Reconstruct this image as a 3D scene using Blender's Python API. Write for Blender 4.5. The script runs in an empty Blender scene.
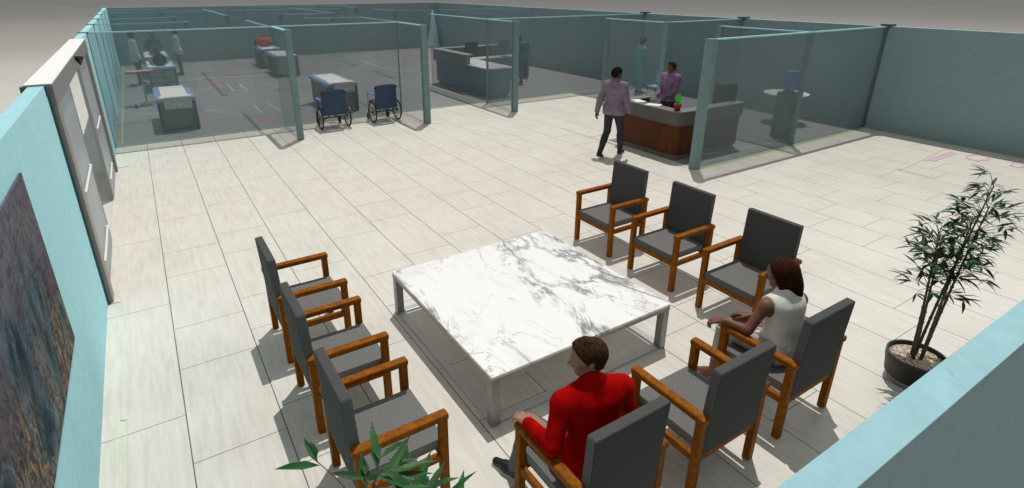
import bpy, bmesh, math, random
import numpy as np
from mathutils import Vector, Matrix
random.seed(7)
C = bpy.context.scene.collection
PI = math.pi

# ------------------------------------------------------------------ materials
def new_mat(name):
    m = bpy.data.materials.new(name); m.use_nodes = True
    nt = m.node_tree; nt.nodes.clear()
    return m, nt
class NT:
    def __init__(s, name):
        s.m, s.nt = new_mat(name)
        s.out = s.nt.nodes.new('ShaderNodeOutputMaterial')
    def n(s, t, **kw):
        nd = s.nt.nodes.new(t)
        for k, v in kw.items(): setattr(nd, k, v)
        return nd
    def link(s, a, b): s.nt.links.new(a, b)
    def val(s, sock, v):
        if hasattr(v, 'is_linked') or hasattr(v, 'links'): s.link(v, sock)
        else: sock.default_value = v
    def math(s, op, a, b=None, c=None):
        nd = s.n('ShaderNodeMath', operation=op)
        s.val(nd.inputs[0], a)
        if b is not None: s.val(nd.inputs[1], b)
        if c is not None: s.val(nd.inputs[2], c)
        return nd.outputs[0]
    def mix(s, f, a, b):
        nd = s.n('ShaderNodeMix', data_type='RGBA')
        s.val(nd.inputs[0], f); s.val(nd.inputs[6], a); s.val(nd.inputs[7], b)
        return nd.outputs[2]
    def pos(s): return s.n('ShaderNodeNewGeometry').outputs['Position']
    def obj(s): return s.n('ShaderNodeTexCoord').outputs['Object']
    def scale(s, v, sc):
        nd = s.n('ShaderNodeMapping'); s.link(v, nd.inputs[0]); nd.inputs[3].default_value = sc
        return nd.outputs[0]
    def noise(s, v, sc, det=4, rough=.55, dist=0):
        nd = s.n('ShaderNodeTexNoise'); s.link(v, nd.inputs['Vector'])
        nd.inputs['Scale'].default_value = sc; nd.inputs['Detail'].default_value = det
        nd.inputs['Roughness'].default_value = rough; nd.inputs['Distortion'].default_value = dist
        return nd.outputs['Fac']
    def ramp(s, f, stops):
        nd = s.n('ShaderNodeValToRGB'); s.link(f, nd.inputs[0]); cr = nd.color_ramp
        while len(cr.elements) > 1: cr.elements.remove(cr.elements[0])
        cr.elements[0].position = stops[0][0]; cr.elements[0].color = c4(stops[0][1])
        for p, c in stops[1:]:
            e = cr.elements.new(p); e.color = c4(c)
        return nd.outputs[0]
    def bsdf(s, col, rough=.6, metal=0, spec=.3, bump=None, bs=.2, bd=.01):
        b = s.n('ShaderNodeBsdfPrincipled')
        s.val(b.inputs['Base Color'], c4(col) if isinstance(col, (tuple, list)) else col)
        b.inputs['Roughness'].default_value = rough; b.inputs['Metallic'].default_value = metal
        b.inputs['Specular IOR Level'].default_value = spec
        if bump is not None:
            bn = s.n('ShaderNodeBump'); bn.inputs['Strength'].default_value = bs; bn.inputs['Distance'].default_value = bd
            s.link(bump, bn.inputs['Height']); s.link(bn.outputs[0], b.inputs['Normal'])
        s.b = b
        return b
    def done(s, sh=None):
        s.link((sh or s.b).outputs[0], s.out.inputs[0]); return s.m
def c4(c): return tuple(c) if len(c) == 4 else (c[0], c[1], c[2], 1)
def srgb(r, g, b):
    f = lambda v: (v/255/12.92) if v/255 <= .04045 else ((v/255+.055)/1.055)**2.4
    return (f(r), f(g), f(b))

def plain(name, col, rough=.6, metal=0, spec=.3, var=.12, sc=30):
    t = NT(name)
    f = t.noise(t.obj(), sc, 3)
    a = tuple(max(0, v*(1-var)) for v in col); b = tuple(min(1, v*(1+var)) for v in col)
    t.bsdf(t.ramp(f, [(.3, a), (.7, b)]), rough, metal, spec)
    return t.done()

def tile_mat():
    t = NT('travertine_tile')
    p = t.pos(); sp = t.n('ShaderNodeSeparateXYZ'); t.link(p, sp.inputs[0])
    x, y = sp.outputs[0], sp.outputs[1]
    u = t.math('DIVIDE', t.math('ADD', x, 0.24), 2/3)
    idx = t.math('FLOORED_MODULO', t.math('FLOOR', u), 3)
    fu = t.math('FRACT', u)
    eu = t.math('MULTIPLY', t.math('MINIMUM', fu, t.math('SUBTRACT', 1, fu)), 2/3)
    def dcut(c):
        return t.math('ABSOLUTE', t.math('SUBTRACT', t.math('FLOORED_MODULO', t.math('ADD', y, 1-c), 2), 1))
    dA = dcut(.37); dB = t.math('MINIMUM', dcut(1.03), dcut(1.78)); dC = t.math('MINIMUM', dcut(.06), dcut(1.36))
    isB = t.math('LESS_THAN', idx, .5); isA = t.math('GREATER_THAN', idx, 1.5)
    d = t.math('ADD', t.math('MULTIPLY', isB, dB), t.math('MULTIPLY', t.math('SUBTRACT', 1, isB),
        t.math('ADD', t.math('MULTIPLY', isA, dA), t.math('MULTIPLY', t.math('SUBTRACT', 1, isA), dC))))
    g1 = t.math('LESS_THAN', eu, .0042); g2 = t.math('LESS_THAN', d, .0032)
    grout = t.math('MAXIMUM', g1, g2)
    n1 = t.noise(t.scale(p, (9, .9, 1)), 2.2, 6, .65, .3)
    n2 = t.noise(t.scale(p, (1, 1, 1)), 1.1, 3)
    n3 = t.noise(t.scale(p, (30, 5, 1)), 3, 3, .7)
    f = t.math('ADD', t.math('MULTIPLY', n1, .55), t.math('ADD', t.math('MULTIPLY', n2, .25), t.math('MULTIPLY', n3, .2)))
    col = t.ramp(f, [(.32, (.62, .585, .525)), (.5, (.755, .72, .655)), (.68, (.84, .81, .75))])
    col = t.mix(grout, col, c4((.13, .125, .12)))
    t.bsdf(col, .45, 0, .25, bump=t.math('SUBTRACT', n1, grout), bs=.05)
    return t.done()

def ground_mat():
    t = NT('hazy_outdoor_paving')
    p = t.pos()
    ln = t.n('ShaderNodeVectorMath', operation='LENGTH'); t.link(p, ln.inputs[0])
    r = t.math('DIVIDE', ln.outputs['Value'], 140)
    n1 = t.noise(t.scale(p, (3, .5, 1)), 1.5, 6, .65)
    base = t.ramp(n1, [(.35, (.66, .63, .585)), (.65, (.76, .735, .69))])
    far = t.ramp(r, [(0, (.68, .655, .61)), (.18, (.56, .54, .505)), (.30, (.36, .35, .335)), (.6, (.22, .215, .21)), (1, (.185, .185, .185))])  # distance haze put into the colour: paving greys away from the camera
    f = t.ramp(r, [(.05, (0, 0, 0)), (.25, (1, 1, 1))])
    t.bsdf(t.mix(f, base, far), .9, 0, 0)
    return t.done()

def wall_mat(name, c, flecks=True):
    t = NT(name)
    p = t.pos()
    n = t.noise(p, 14, 6, .7); n2 = t.noise(t.scale(p, (1, 1, .35)), 45, 3, .6)
    a = tuple(v*.90 for v in c); b = tuple(min(1, v*1.06) for v in c)
    col = t.ramp(n, [(.3, a), (.7, b)])
    if flecks:
        fl = t.ramp(t.noise(t.scale(p, (1, 1.6, 1)), 33, 3, .7, .6), [(.66, (0, 0, 0)), (.72, (1, 1, 1))])
        col = t.mix(t.math('MULTIPLY', fl, .35), col, c4(tuple(v*.45 for v in c)))
    t.bsdf(col, .8, 0, .15, bump=n2, bs=.1, bd=.006)
    return t.done()

def glass_mat(name, col, fac, rough=.35):
    t = NT(name)
    tr = t.n('ShaderNodeBsdfTransparent')
    n = t.noise(t.pos(), 3, 2)
    b = t.bsdf(t.ramp(n, [(.3, tuple(v*.93 for v in col)), (.7, tuple(min(1, v*1.07) for v in col))]), rough, 0, .12)
    mx = t.n('ShaderNodeMixShader'); mx.inputs[0].default_value = fac
    t.link(tr.outputs[0], mx.inputs[1]); t.link(b.outputs[0], mx.inputs[2])
    return t.done(mx)

def marble_mat():
    t = NT('white_marble')
    p = t.obj()
    def vein(sc, w, off, dist, rot):
        mp = t.n('ShaderNodeMapping'); t.link(p, mp.inputs[0])
        mp.inputs[1].default_value = (off, off*.7, 0); mp.inputs[2].default_value = (0, 0, rot); mp.inputs[3].default_value = (1, .42, 1)
        n = t.noise(mp.outputs[0], sc, 7, .62, dist)
        a = t.math('ABSOLUTE', t.math('SUBTRACT', n, .5))
        return t.ramp(a, [(0, (1, 1, 1)), (w*.35, (.6, .6, .6)), (w, (0, 0, 0))])
    m = t.noise(p, 1.6, 3)
    mask = t.ramp(m, [(.42, (0, 0, 0)), (.62, (1, 1, 1))])
    v1 = vein(1.05, .034, 5.4, .8, .75); v2 = vein(2.3, .014, 8.3, .9, .4)
    m2 = t.ramp(t.noise(t.scale(p, (1.3, .8, 1)), 1.3, 4, .6, .5), [(.36, (.05, .05, .05)), (.54, (1, 1, 1))])
    v1 = t.math('MULTIPLY', v1, m2)
    hz = t.ramp(t.noise(t.scale(p, (1, .5, 1)), 2.2, 5, .6, .8), [(.52, (0, 0, 0)), (.75, (1, 1, 1))])
    col = t.mix(t.math('MULTIPLY', t.math('MULTIPLY', hz, m2), .45), c4((.97, .97, .96)), c4((.45, .46, .45)))
    col = t.mix(t.math('MULTIPLY', v1, .85), col, c4((.13, .14, .135)))
    col = t.mix(t.math('MULTIPLY', t.math('MULTIPLY', v2, mask), .7), col, c4((.2, .21, .2)))
    t.bsdf(col, .18, 0, .4)
    return t.done()

def wood_mat(name, a, b, rough=.45, sc=(2, 2, 2), wscale=14):
    t = NT(name)
    p = t.scale(t.obj(), sc)
    n = t.noise(p, wscale, 6, .65, 1.2)
    t.bsdf(t.ramp(n, [(.3, a), (.7, b)]), rough, 0, .12, bump=n, bs=.05)
    return t.done()

def weave_mat(name, a, b, per=.011, rib=False):
    t = NT(name)
    p = t.obj()
    def w(ax, k):
        nd = t.n('ShaderNodeTexWave', wave_type='BANDS', bands_direction=ax); t.link(p, nd.inputs[0])
        nd.inputs['Scale'].default_value = .314/per*k; nd.inputs['Distortion'].default_value = 0; nd.inputs['Detail'].default_value = 1
        nd.inputs['Detail Scale'].default_value = 8
        return nd.outputs['Fac']
    xy = t.math('MULTIPLY', w('X', 1), w('Y', 1)); z = w('Z', 1)
    f = t.math('MULTIPLY', w('X', 1), .8) if rib else t.math('ADD', t.math('MULTIPLY', xy, .7), t.math('MULTIPLY', t.math('MULTIPLY', z, w('X', 1)), .2))
    f = t.math('ADD', f, t.math('MULTIPLY', t.math('SUBTRACT', t.noise(p, 90, 2, .6), .5), .35))
    col = t.ramp(f, [(.12, a), (.6, b)])
    t.bsdf(col, .9, 0, .1)
    return t.done()

def sheet_mat(name, a, b, sc=60):
    t = NT(name)
    f = t.noise(t.obj(), sc, 4, .7)
    t.bsdf(t.ramp(f, [(.42, a), (.58, b)]), .8, 0, .1)
    return t.done()

def art_mat():
    t = NT('fluid_art')
    p = t.obj()
    n1 = t.noise(t.scale(p, (1, 1.2, .6)), 1.3, 7, .55, 1.2)
    n2 = t.noise(p, 2.6, 8, .7, 2.2)
    base = t.ramp(n1, [(.28, (.008, .012, .02)), (.40, (.02, .05, .07)), (.47, (.075, .135, .165)), (.53, (.022, .032, .05)), (.60, (.07, .075, .10)), (.70, (.025, .028, .042))])
    sp = t.n('ShaderNodeSeparateXYZ'); t.link(p, sp.inputs[0])
    top = t.ramp(t.math('ADD', t.math('MULTIPLY', sp.outputs[2], .8), t.math('MULTIPLY', t.math('SUBTRACT', n1, .5), .9)), [(.50, (0, 0, 0)), (.88, (1, 1, 1))])
    base = t.mix(t.math('MULTIPLY', top, .8), base, c4((.17, .155, .18)))
    vein = t.ramp(t.math('ABSOLUTE', t.math('SUBTRACT', n2, .5)), [(0, (1, 1, 1)), (.03, (0, 0, 0))])
    base = t.mix(t.math('MULTIPLY', vein, .7), base, c4((.006, .008, .014)))
    g = t.noise(t.scale(p, (1, 2.2, .8)), 9, 8, .8, 1.5)
    gm = t.math('MULTIPLY', t.ramp(g, [(.49, (0, 0, 0)), (.57, (1, 1, 1))]), t.ramp(t.noise(p, 1.7, 3, .5, .8), [(.42, (0, 0, 0)), (.52, (1, 1, 1))]))
    low = t.ramp(sp.outputs[2], [(.30, (1, 1, 1)), (.75, (0, 0, 0))])
    base = t.mix(t.math('MULTIPLY', t.math('MULTIPLY', gm, low), 1.0), base, c4((.36, .24, .11)))
    t.bsdf(base, .7, 0, .05)
    return t.done()

CY = (.37, .70, .77)
M = {}
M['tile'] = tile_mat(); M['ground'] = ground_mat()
M['wall'] = wall_mat('shaded_teal_wall_plaster', (.275, .385, .415), False)  # right and back walls: shade of the unlit side put into the colour
M['wallF'] = wall_mat('shaded_dark_teal_wall_plaster', (.195, .295, .32), False)  # front wall: same plaster, its shaded face darkened further in the colour
M['walltop'] = wall_mat('sunlit_cyan_wall_top', (.35, .60, .665))  # sunlit tone of the wall tops, carried by thin strips
M['wallL'] = wall_mat('sunlit_pale_cyan_wall_plaster', (.42, .76, .83))  # left wall: lighter copy, sunlight on it added to the colour
M['cap'] = wall_mat('cyan_wall_cap', (.36, .62, .67), False)
M['post'] = plain('dark_teal_post', (.19, .285, .295), .5, var=.08, sc=8)
M['shade_and_cap'] = plain('dark_teal_shade_and_cap', (.05, .10, .11), .6)
M['glass'] = glass_mat('tinted_teal_glass', (.235, .31, .325), .265)
M['glass2'] = glass_mat('clear_teal_glass', (.26, .36, .38), .045)
M['capglass'] = glass_mat('pale_cyan_glass_edge', (.36, .58, .62), .35)
M['leafstile'] = plain('grey_door_stile', (.33, .35, .36), .5, var=.04)
M['leafglass'] = glass_mat('grey_door_glass', (.42, .46, .49), .88)
M['greyfloor'] = plain('grey_vinyl_floor', (.245, .252, .256), .7, var=.04, sc=3)
M['doorframe'] = plain('grey_metal_door_frame', (.30, .275, .25), .5, var=.05)
M['doorhead'] = plain('grey_metal_door_header', (.235, .235, .235), .45, var=.02)
M['steel'] = plain('brushed_steel', (.30, .30, .29), .42, .4, .5, var=.06, sc=12)
M['steel_l'] = plain('light_steel', (.62, .63, .64), .35, .4, .5, var=.05)
M['marble'] = marble_mat()
M['wood'] = wood_mat('orange_teak', (.15, .042, .001), (.38, .118, .002), .6, (1, 1, 1), 22)
M['deskwood'] = wood_mat('dark_walnut_panel', (.075, .024, .008), (.13, .045, .016), .5, (1, 1, .2), 10)
M['weave'] = weave_mat('charcoal_woven_fabric', (.11, .11, .11), (.35, .35, .345), .0135)
M['weave_d'] = weave_mat('dark_charcoal_woven_fabric', (.036, .036, .036), (.135, .135, .132), .0135, True)
M['black'] = plain('black_plastic', (.02, .02, .021), .45)
M['darkgrey'] = plain('dark_grey_laminate', (.065, .07, .07), .5)
M['deskband'] = plain('dark_grey_counter_band', (.115, .115, .107), .5)
M['desktop'] = plain('grey_counter_top', (.20, .20, .19), .5)
M['grey'] = plain('mid_grey_laminate', (.165, .17, .165), .5)
M['grey_l'] = plain('light_grey_laminate', (.36, .36, .35), .5)
M['navy'] = plain('navy_upholstery', (.04, .07, .13), .6)
M['navypanel'] = plain('slate_blue_panel', (.10, .15, .23), .5)
M['bluepad'] = plain('pale_blue_vinyl_pad', (.22, .36, .58), .45)
M['bluearm'] = plain('blue_armrest_pad', (.12, .28, .58), .45)
M['sunlitwhite'] = plain('sunlit_white_header_top', (.97, .97, .97), .6, var=.01)
M['white'] = plain('white_laminate', (.85, .85, .84), .4, var=.03)
M['sheet'] = plain('white_paper_sheet', (.85, .85, .82), .8, var=.05)
M['speck'] = sheet_mat('speckled_cloth', (.36, .36, .34), (.86, .86, .80), 45)
M['red'] = plain('red_plastic', (.75, .015, .012), .45)
M['redbag'] = plain('red_nylon', (.55, .018, .02), .6)
M['pot'] = plain('black_plant_pot', (.022, .021, .02), .5)
M['potbase'] = plain('grey_pot_foot', (.30, .30, .29), .5)
M['gravel'] = sheet_mat('tan_gravel', (.25, .19, .13), (.80, .68, .52), 50)
M['stem'] = wood_mat('bamboo_cane', (.06, .048, .025), (.15, .12, .07), .6, (1, 1, .3), 25)
M['leaf'] = plain('dark_green_leaf', (.018, .085, .02), .5, var=.6, sc=9)
M['cyan'] = plain('bright_cyan_plastic', (.10, .62, .82), .4)
M['jug'] = plain('blue_water_jug', (.16, .28, .66), .25, var=.08)
M['green'] = plain('bright_green_leaf', (.02, .62, .03), .5)
M['redpot'] = plain('dark_red_pot', (.28, .01, .01), .5)
M['palecone'] = plain('pale_cyan_lit_triangle', (.62, .86, .92), .7, var=.03)
M['screen'] = plain('dark_screen', (.03, .034, .038), .3)
M['skinL'] = plain('light_skin', (.36, .20, .135), .55, var=.08, sc=14)
M['skinB'] = plain('brown_skin', (.20, .085, .05), .5, var=.1, sc=14)
M['skinD'] = plain('dark_skin', (.10, .045, .03), .5, var=.1, sc=14)
M['redshirt'] = plain('red_sweater', (.38, .002, .002), .9, 0, .05, var=.25, sc=10)
M['whiteblouse'] = plain('white_satin_blouse', (.80, .80, .75), .5, var=.12, sc=12)
M['greyskirt'] = plain('pale_grey_trousers', (.40, .41, .39), .7, var=.12, sc=12)
M['slate'] = plain('slate_trousers', (.10, .13, .14), .75)
M['charcoal'] = plain('charcoal_trousers', (.03, .035, .037), .75)
M['lav'] = plain('lavender_shirt', (.21, .165, .215), .75, var=.2, sc=16)
M['purple'] = plain('purple_shirt', (.27, .17, .28), .75, var=.2, sc=16)
M['teal'] = plain('teal_scrubs', (.10, .36, .41), .75, var=.15, sc=12)
M['tealD'] = plain('deep_teal_scrubs', (.02, .17, .21), .75, var=.15, sc=12)
M['coat'] = plain('off_white_coat', (.50, .48, .44), .75, var=.12, sc=12)
M['gown'] = plain('grey_gown', (.26, .28, .32), .75)
M['navyshirt'] = plain('navy_shirt', (.03, .05, .09), .75)
M['hairbrown'] = plain('brown_hair', (.05, .026, .012), .8, 0, .04, var=.6, sc=60)
M['hairdark'] = plain('dark_brown_hair', (.04, .013, .006), .8, 0, .04, var=.6, sc=60)
M['hairblack'] = plain('black_hair', (.012, .01, .01), .8, 0, .04, var=.4, sc=60)
M['afro'] = plain('black_curly_hair', (.02, .022, .023), .9, 0, .03, var=.6, sc=70)
M['shoe'] = plain('black_shoe_leather', (.018, .018, .019), .4)
M['sole'] = plain('white_shoe_sole', (.7, .7, .68), .5)
M['eyew'] = plain('eye_white', (.8, .8, .78), .3, var=.02)
M['iris'] = plain('dark_iris', (.02, .013, .01), .2)
M['lip'] = plain('lip', (.24, .085, .07), .5)
M['cap'] = M['cap']
M['bluecap'] = plain('blue_surgical_cap', (.03, .06, .22), .7)
M['art'] = art_mat()
for k, c in dict(green=(.42, .62, .20), magenta=(.66, .16, .42), pale=(.66, .72, .50), pink=(.78, .48, .64), white=(.50, .51, .52), red=(.70, .08, .12)).items():
    M['line_'+k] = plain('floor_line_'+k, c, .7, var=.05)

# ------------------------------------------------------------------ mesh helpers
def link(o, parent=None):
    C.objects.link(o)
    if parent is not None: o.parent = parent
    return o
def mesh_obj(name, bm, mat, parent=None, smooth=False, sub=0, autosmooth=False):
    me = bpy.data.meshes.new(name)
    bmesh.ops.recalc_face_normals(bm, faces=bm.faces)
    bm.to_mesh(me); bm.free()
    me.materials.append(M[mat] if isinstance(mat, str) else mat)
    if smooth:
        for p in me.polygons: p.use_smooth = True
    o = bpy.data.objects.new(name, me); link(o, parent)
    if autosmooth:
        md = o.modifiers.new('edge', 'EDGE_SPLIT'); md.split_angle = math.radians(40)
    if sub:
        md = o.modifiers.new('sub', 'SUBSURF'); md.levels = sub; md.render_levels = sub
    return o
def tag(o, label=None, cat=None, group=None, kind=None):
    if label: o['label'] = label
    if cat: o['category'] = cat
    if group: o['group'] = group
    if kind: o['kind'] = kind
    return o
def thing(name, label, cat, loc=(0, 0, 0), rz=0, group=None):
    o = bpy.data.objects.new(name, None); o.empty_display_size = .1
    link(o); o.location = loc; o.rotation_euler = (0, 0, rz)
    return tag(o, label, cat, group)
def dup(root, loc=None, rz=None, label=None):
    kids = [k for k in bpy.data.objects if k.parent == root]
    r = root.copy(); C.objects.link(r)
    if loc is not None: r.location = loc
    if rz is not None: r.rotation_euler = (0, 0, rz)
    if label: r['label'] = label
    for k in kids:
        c = k.copy(); C.objects.link(c); c.parent = r
        for g in [g for g in bpy.data.objects if g.parent == k]:
            d = g.copy(); C.objects.link(d); d.parent = c
    return r
def BM(): return bmesh.new()
def box(bm, x0, x1, y0, y1, z0, z1, bev=0, seg=2, M4=None):
    r = bmesh.ops.create_cube(bm, size=1)
    vs = r['verts']
    for v in vs:
        v.co = Vector(((x0+x1)/2+v.co.x*(x1-x0), (y0+y1)/2+v.co.y*(y1-y0), (z0+z1)/2+v.co.z*(z1-z0)))
    if bev:
        es = list({e for v in vs for e in v.link_edges})
        g = bmesh.ops.bevel(bm, geom=es, offset=bev, segments=seg, profile=.5, affect='EDGES')
        vs = list({v for f in g['faces'] for v in f.verts} | {v for v in vs if v.is_valid})
    if M4 is not None: bmesh.ops.transform(bm, matrix=M4, verts=[v for v in vs if v.is_valid])
    return bm
def cyl(bm, a, b, r, r2=None, seg=12, caps=True):
    a, b = Vector(a), Vector(b); d = b-a
    m = Matrix.Translation((a+b)/2) @ d.to_track_quat('Z', 'Y').to_matrix().to_4x4()
    bmesh.ops.create_cone(bm, cap_ends=caps, segments=seg, radius1=r, radius2=r if r2 is None else r2, depth=d.length, matrix=m)
    return bm
def sph(bm, c, r, seg=16, sc=(1, 1, 1)):
    m = Matrix.Translation(c) @ Matrix.Diagonal((sc[0], sc[1], sc[2], 1))
    bmesh.ops.create_uvsphere(bm, u_segments=seg, v_segments=seg//2+2, radius=r, matrix=m)
    return bm
def tube(bm, pts, r, seg=8):
    pts = [Vector(p) for p in pts]
    rings = []
    for i, p in enumerate(pts):
        d = (pts[min(i+1, len(pts)-1)]-pts[max(i-1, 0)]).normalized()
        q = d.to_track_quat('Z', 'Y')
        rr = r[i] if isinstance(r, (list, tuple)) else r
        rings.append([bm.verts.new(p+q @ Vector((math.cos(2*PI*k/seg)*rr, math.sin(2*PI*k/seg)*rr, 0))) for k in range(seg)])
    for A, B in zip(rings, rings[1:]):
        for k in range(seg): bm.faces.new((A[k], A[(k+1) % seg], B[(k+1) % seg], B[k]))
    bm.faces.new(rings[0][::-1]); bm.faces.new(rings[-1])
    return bm
def lathe(bm, prof, c=(0, 0, 0), seg=32):
    rings = []
    for r, z in prof:
        rings.append([bm.verts.new((c[0]+r*math.cos(2*PI*k/seg), c[1]+r*math.sin(2*PI*k/seg), c[2]+z)) for k in range(seg)])
    for A, B in zip(rings, rings[1:]):
        for k in range(seg): bm.faces.new((A[k], A[(k+1) % seg], B[(k+1) % seg], B[k]))
    bm.faces.new(rings[0][::-1]); bm.faces.new(rings[-1])
    return bm
def torus(bm, c, R, r, axis='X', seg=32, s2=8):
    rings = []
    for i in range(seg):
        a = 2*PI*i/seg; ring = []
        for j in range(s2):
            b = 2*PI*j/s2; rad = R+r*math.cos(b); h = r*math.sin(b)
            p = (h, rad*math.cos(a), rad*math.sin(a)) if axis == 'X' else (rad*math.cos(a), rad*math.sin(a), h)
            ring.append(bm.verts.new((c[0]+p[0], c[1]+p[1], c[2]+p[2])))
        rings.append(ring)
    for i in range(seg):
        A, B = rings[i], rings[(i+1) % seg]
        for j in range(s2): bm.faces.new((A[j], A[(j+1) % s2], B[(j+1) % s2], B[j]))
    return bm
def prism(bm, poly, z0, z1):
    lo = [bm.verts.new((x, y, z0)) for x, y in poly]; hi = [bm.verts.new((x, y, z1)) for x, y in poly]
    n = len(poly)
    for k in range(n): bm.faces.new((lo[k], lo[(k+1) % n], hi[(k+1) % n], hi[k]))
    bm.faces.new(lo[::-1]); bm.faces.new(hi)
    return bm
def quad(bm, *ps): bm.faces.new([bm.verts.new(p) for p in ps]); return bm
def struct(name, bm, mat, parent=None, **k):
    o = mesh_obj(name, bm, mat, parent, **k)
    if parent is None: o['kind'] = 'structure'
    return o

# ------------------------------------------------------------------ the setting
WH = 2.40
XL, XR, YF, YB = -.82, 14.90, .37, 29.90
b = BM(); box(b, -.82, 14.9, .29, 29.9, -.06, 0); struct('floor', b, 'tile')
b = BM()
for poly in ([(XL, 14.15), (8.57, 14.15), (8.57, 29.88), (XL, 29.88)], [(8.57, 14.08), (14.88, 14.08), (14.88, 29.88), (8.57, 29.88)],
             [(8.66, 6.5), (14.88, 6.5), (14.88, 8.95), (8.66, 8.95)], [(11.75, 8.95), (14.88, 8.95), (14.88, 14.08), (11.75, 14.08)]):
    prism(b, poly, .0, .004)
struct('floor.001', b, 'greyfloor')
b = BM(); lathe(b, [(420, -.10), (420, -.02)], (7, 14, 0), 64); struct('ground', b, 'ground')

D0, D1 = 6.72, 12.38
b = BM(); box(b, -.94, XL, .29, D0, -.02, WH); box(b, -.94, XL, D1, 30.0, -.02, WH); struct('wall_left', b, 'wallL')
b = BM(); box(b, XR, 15.02, .29, 30.0, -.02, WH-.004); wl = struct('wall_right', b, 'wall')
b = BM(); box(b, XR, 15.02, .29, 30.0, WH-.004, WH); mesh_obj('wall_top', b, 'walltop', wl)
b = BM(); box(b, XL, XR, 29.9, 30.02, -.02, WH-.004); wl = struct('wall_back', b, 'wall')
b = BM(); box(b, XL, XR, 29.9, 30.02, WH-.004, WH); mesh_obj('wall_top', b, 'walltop', wl)
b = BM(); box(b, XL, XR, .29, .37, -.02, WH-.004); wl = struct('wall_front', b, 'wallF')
b = BM(); box(b, XL, XR, .29, .37, WH-.004, WH); mesh_obj('wall_top', b, 'walltop', wl)
# dark strips coloured in for the partitions' edge shading, and end caps, left wall
k = 1
for y in (14.10, 17.10, 19.95, 23.10, 25.95):
    b = BM(); box(b, -.83, -.81, y-.014, y+.014, 0, WH-.01); box(b, -.955, -.79, y-.10, y+.06, WH-.015, WH+.012)
    struct('trim_%d' % k, b, 'shade_and_cap'); k += 1
b = BM(); box(b, -.955, -.80, D0-.03, D0, 0, WH-.10); box(b, -1.0, -.80, D0-.06, D0, WH-.10, WH+.002); struct('trim_%d' % k, b, 'shade_and_cap'); k += 1
for y in (6.5, 10.3, 14.1):
    b = BM(); box(b, 14.80, 15.10, y-.10, y+.10, WH-.02, WH+.05); struct('trim_%d' % k, b, 'shade_and_cap'); k += 1

# sliding entrance door in the left wall
dr = thing('door_1', None, None, (0, 0, 0)); dr['kind'] = 'structure'
b = BM(); box(b, -.965, -.765, D0, 6.94, 0, 2.2, .006); box(b, -.965, -.765, 12.16, D1, 0, 2.2, .006)
mesh_obj('door_frame', b, 'doorframe', dr)
b = BM(); box(b, -.985, -.76, D0, D1, 2.2, 2.405, .006); mesh_obj('door_header', b, 'doorhead', dr)
b = BM(); box(b, -.98, -.765, D0+.005, D1-.005, 2.405, 2.412); mesh_obj('header_top', b, 'sunlitwhite', dr)  # strip in brighter white, painting the sunlight on top of the header
b = BM(); cyl(b, (-.715, 9.6, 2.26), (-.715, 9.6, 2.375), .008, .062, 4); box(b, -.762, -.70, 9.57, 9.63, 2.36, 2.38)
mesh_obj('door_sensor', b, 'black', dr)
for (y0, y1, p0, p1) in ((6.94, 8.62, 7.15, 8.35), (10.50, 12.16, 10.55, 11.62)):
    b = BM(); box(b, -.845, -.81, y0+.03, y1-.03, .08, 2.12)
    lf = mesh_obj('door_leaf', b, 'leafglass', dr)
    b = BM()
    box(b, -.85, -.805, y0, y0+.03, .012, 2.2); box(b, -.85, -.805, y1-.03, y1, .012, 2.2)
    box(b, -.85, -.805, y0+.05, y1-.05, .012, .08); box(b, -.85, -.805, y0+.05, y1-.05, 2.12, 2.2)
    mesh_obj('leaf_frame', b, 'leafstile', lf)
    for z in (1.17, .33):
        b = BM(); box(b, -.795, -.775, p0, p1, z-.010, z+.010, .003); box(b, -.81, -.79, p0+.03, p0+.06, z-.012, z+.012); box(b, -.81, -.79, p1-.06, p1-.03, z-.012, z+.012)
        mesh_obj('push_bar', b, 'white', lf)

# glass partitions: panel, cap, end posts
def partition(x0, y0, x1, y1, posts=(), clear=False, hp=WH, pw=.15):
    """thin wall of glass from one point to another, posts: the points where it carries an opaque post"""
    t = .05
    b = BM()
    if x0 == x1: box(b, x0-t, x0+t, y0, y1, .006, WH-.02)
    else: box(b, x0, x1, y0-t, y0+t, .006, WH-.02)
    o = struct('glass_partition', b, 'glass2' if clear else 'glass')
    o['label'] = 'clear pale glass partition at the back of the room' if clear else 'teal tinted glass partition with pale cyan top edge'
    b = BM()
    if x0 == x1: box(b, x0-t, x0+t, y0, y1, WH-.02, WH+.004)
    else: box(b, x0, x1, y0-t, y0+t, WH-.02, WH+.004)
    mesh_obj('top_cap', b, 'capglass' if clear else 'cap', o)
    for (px, py, w) in posts:
        b = BM(); box(b, px-w/2, px+w/2, py-w/2, py+w/2, 0, WH+.01, .008)
        mesh_obj('end_post', b, 'post', o)
    return o
G = 'glass'
partition(XL, 14.15, 5.85, 14.15, [(5.85, 14.15, .03)])
partition(2.74, 12.70, 2.74, 14.10, [(2.76, 12.72, .13)])
partition(5.88, 12.62, 5.88, 14.10, [(5.91, 12.64, .15)])
partition(8.57, 12.60, 8.57, 17.70, [(8.59, 12.62, .14), (8.57, 14.04, .055)])
partition(8.62, 14.05, XR, 14.05)
partition(8.64, 6.50, XR, 6.50, [(8.61, 6.50, .15), (11.80, 6.50, .085)])
partition(11.75, 6.56, 11.75, 8.65, [(11.75, 8.65, .12)])
partition(11.75, 10.25, 11.75, 12.55, [(11.75, 10.25, .16), (11.80, 12.52, .10)])
partition(11.84, 10.30, XR, 10.30)
partition(2.66, 14.21, 2.66, 17.05, [], True)
partition(5.88, 14.21, 5.88, 17.20, [], True)
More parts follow.
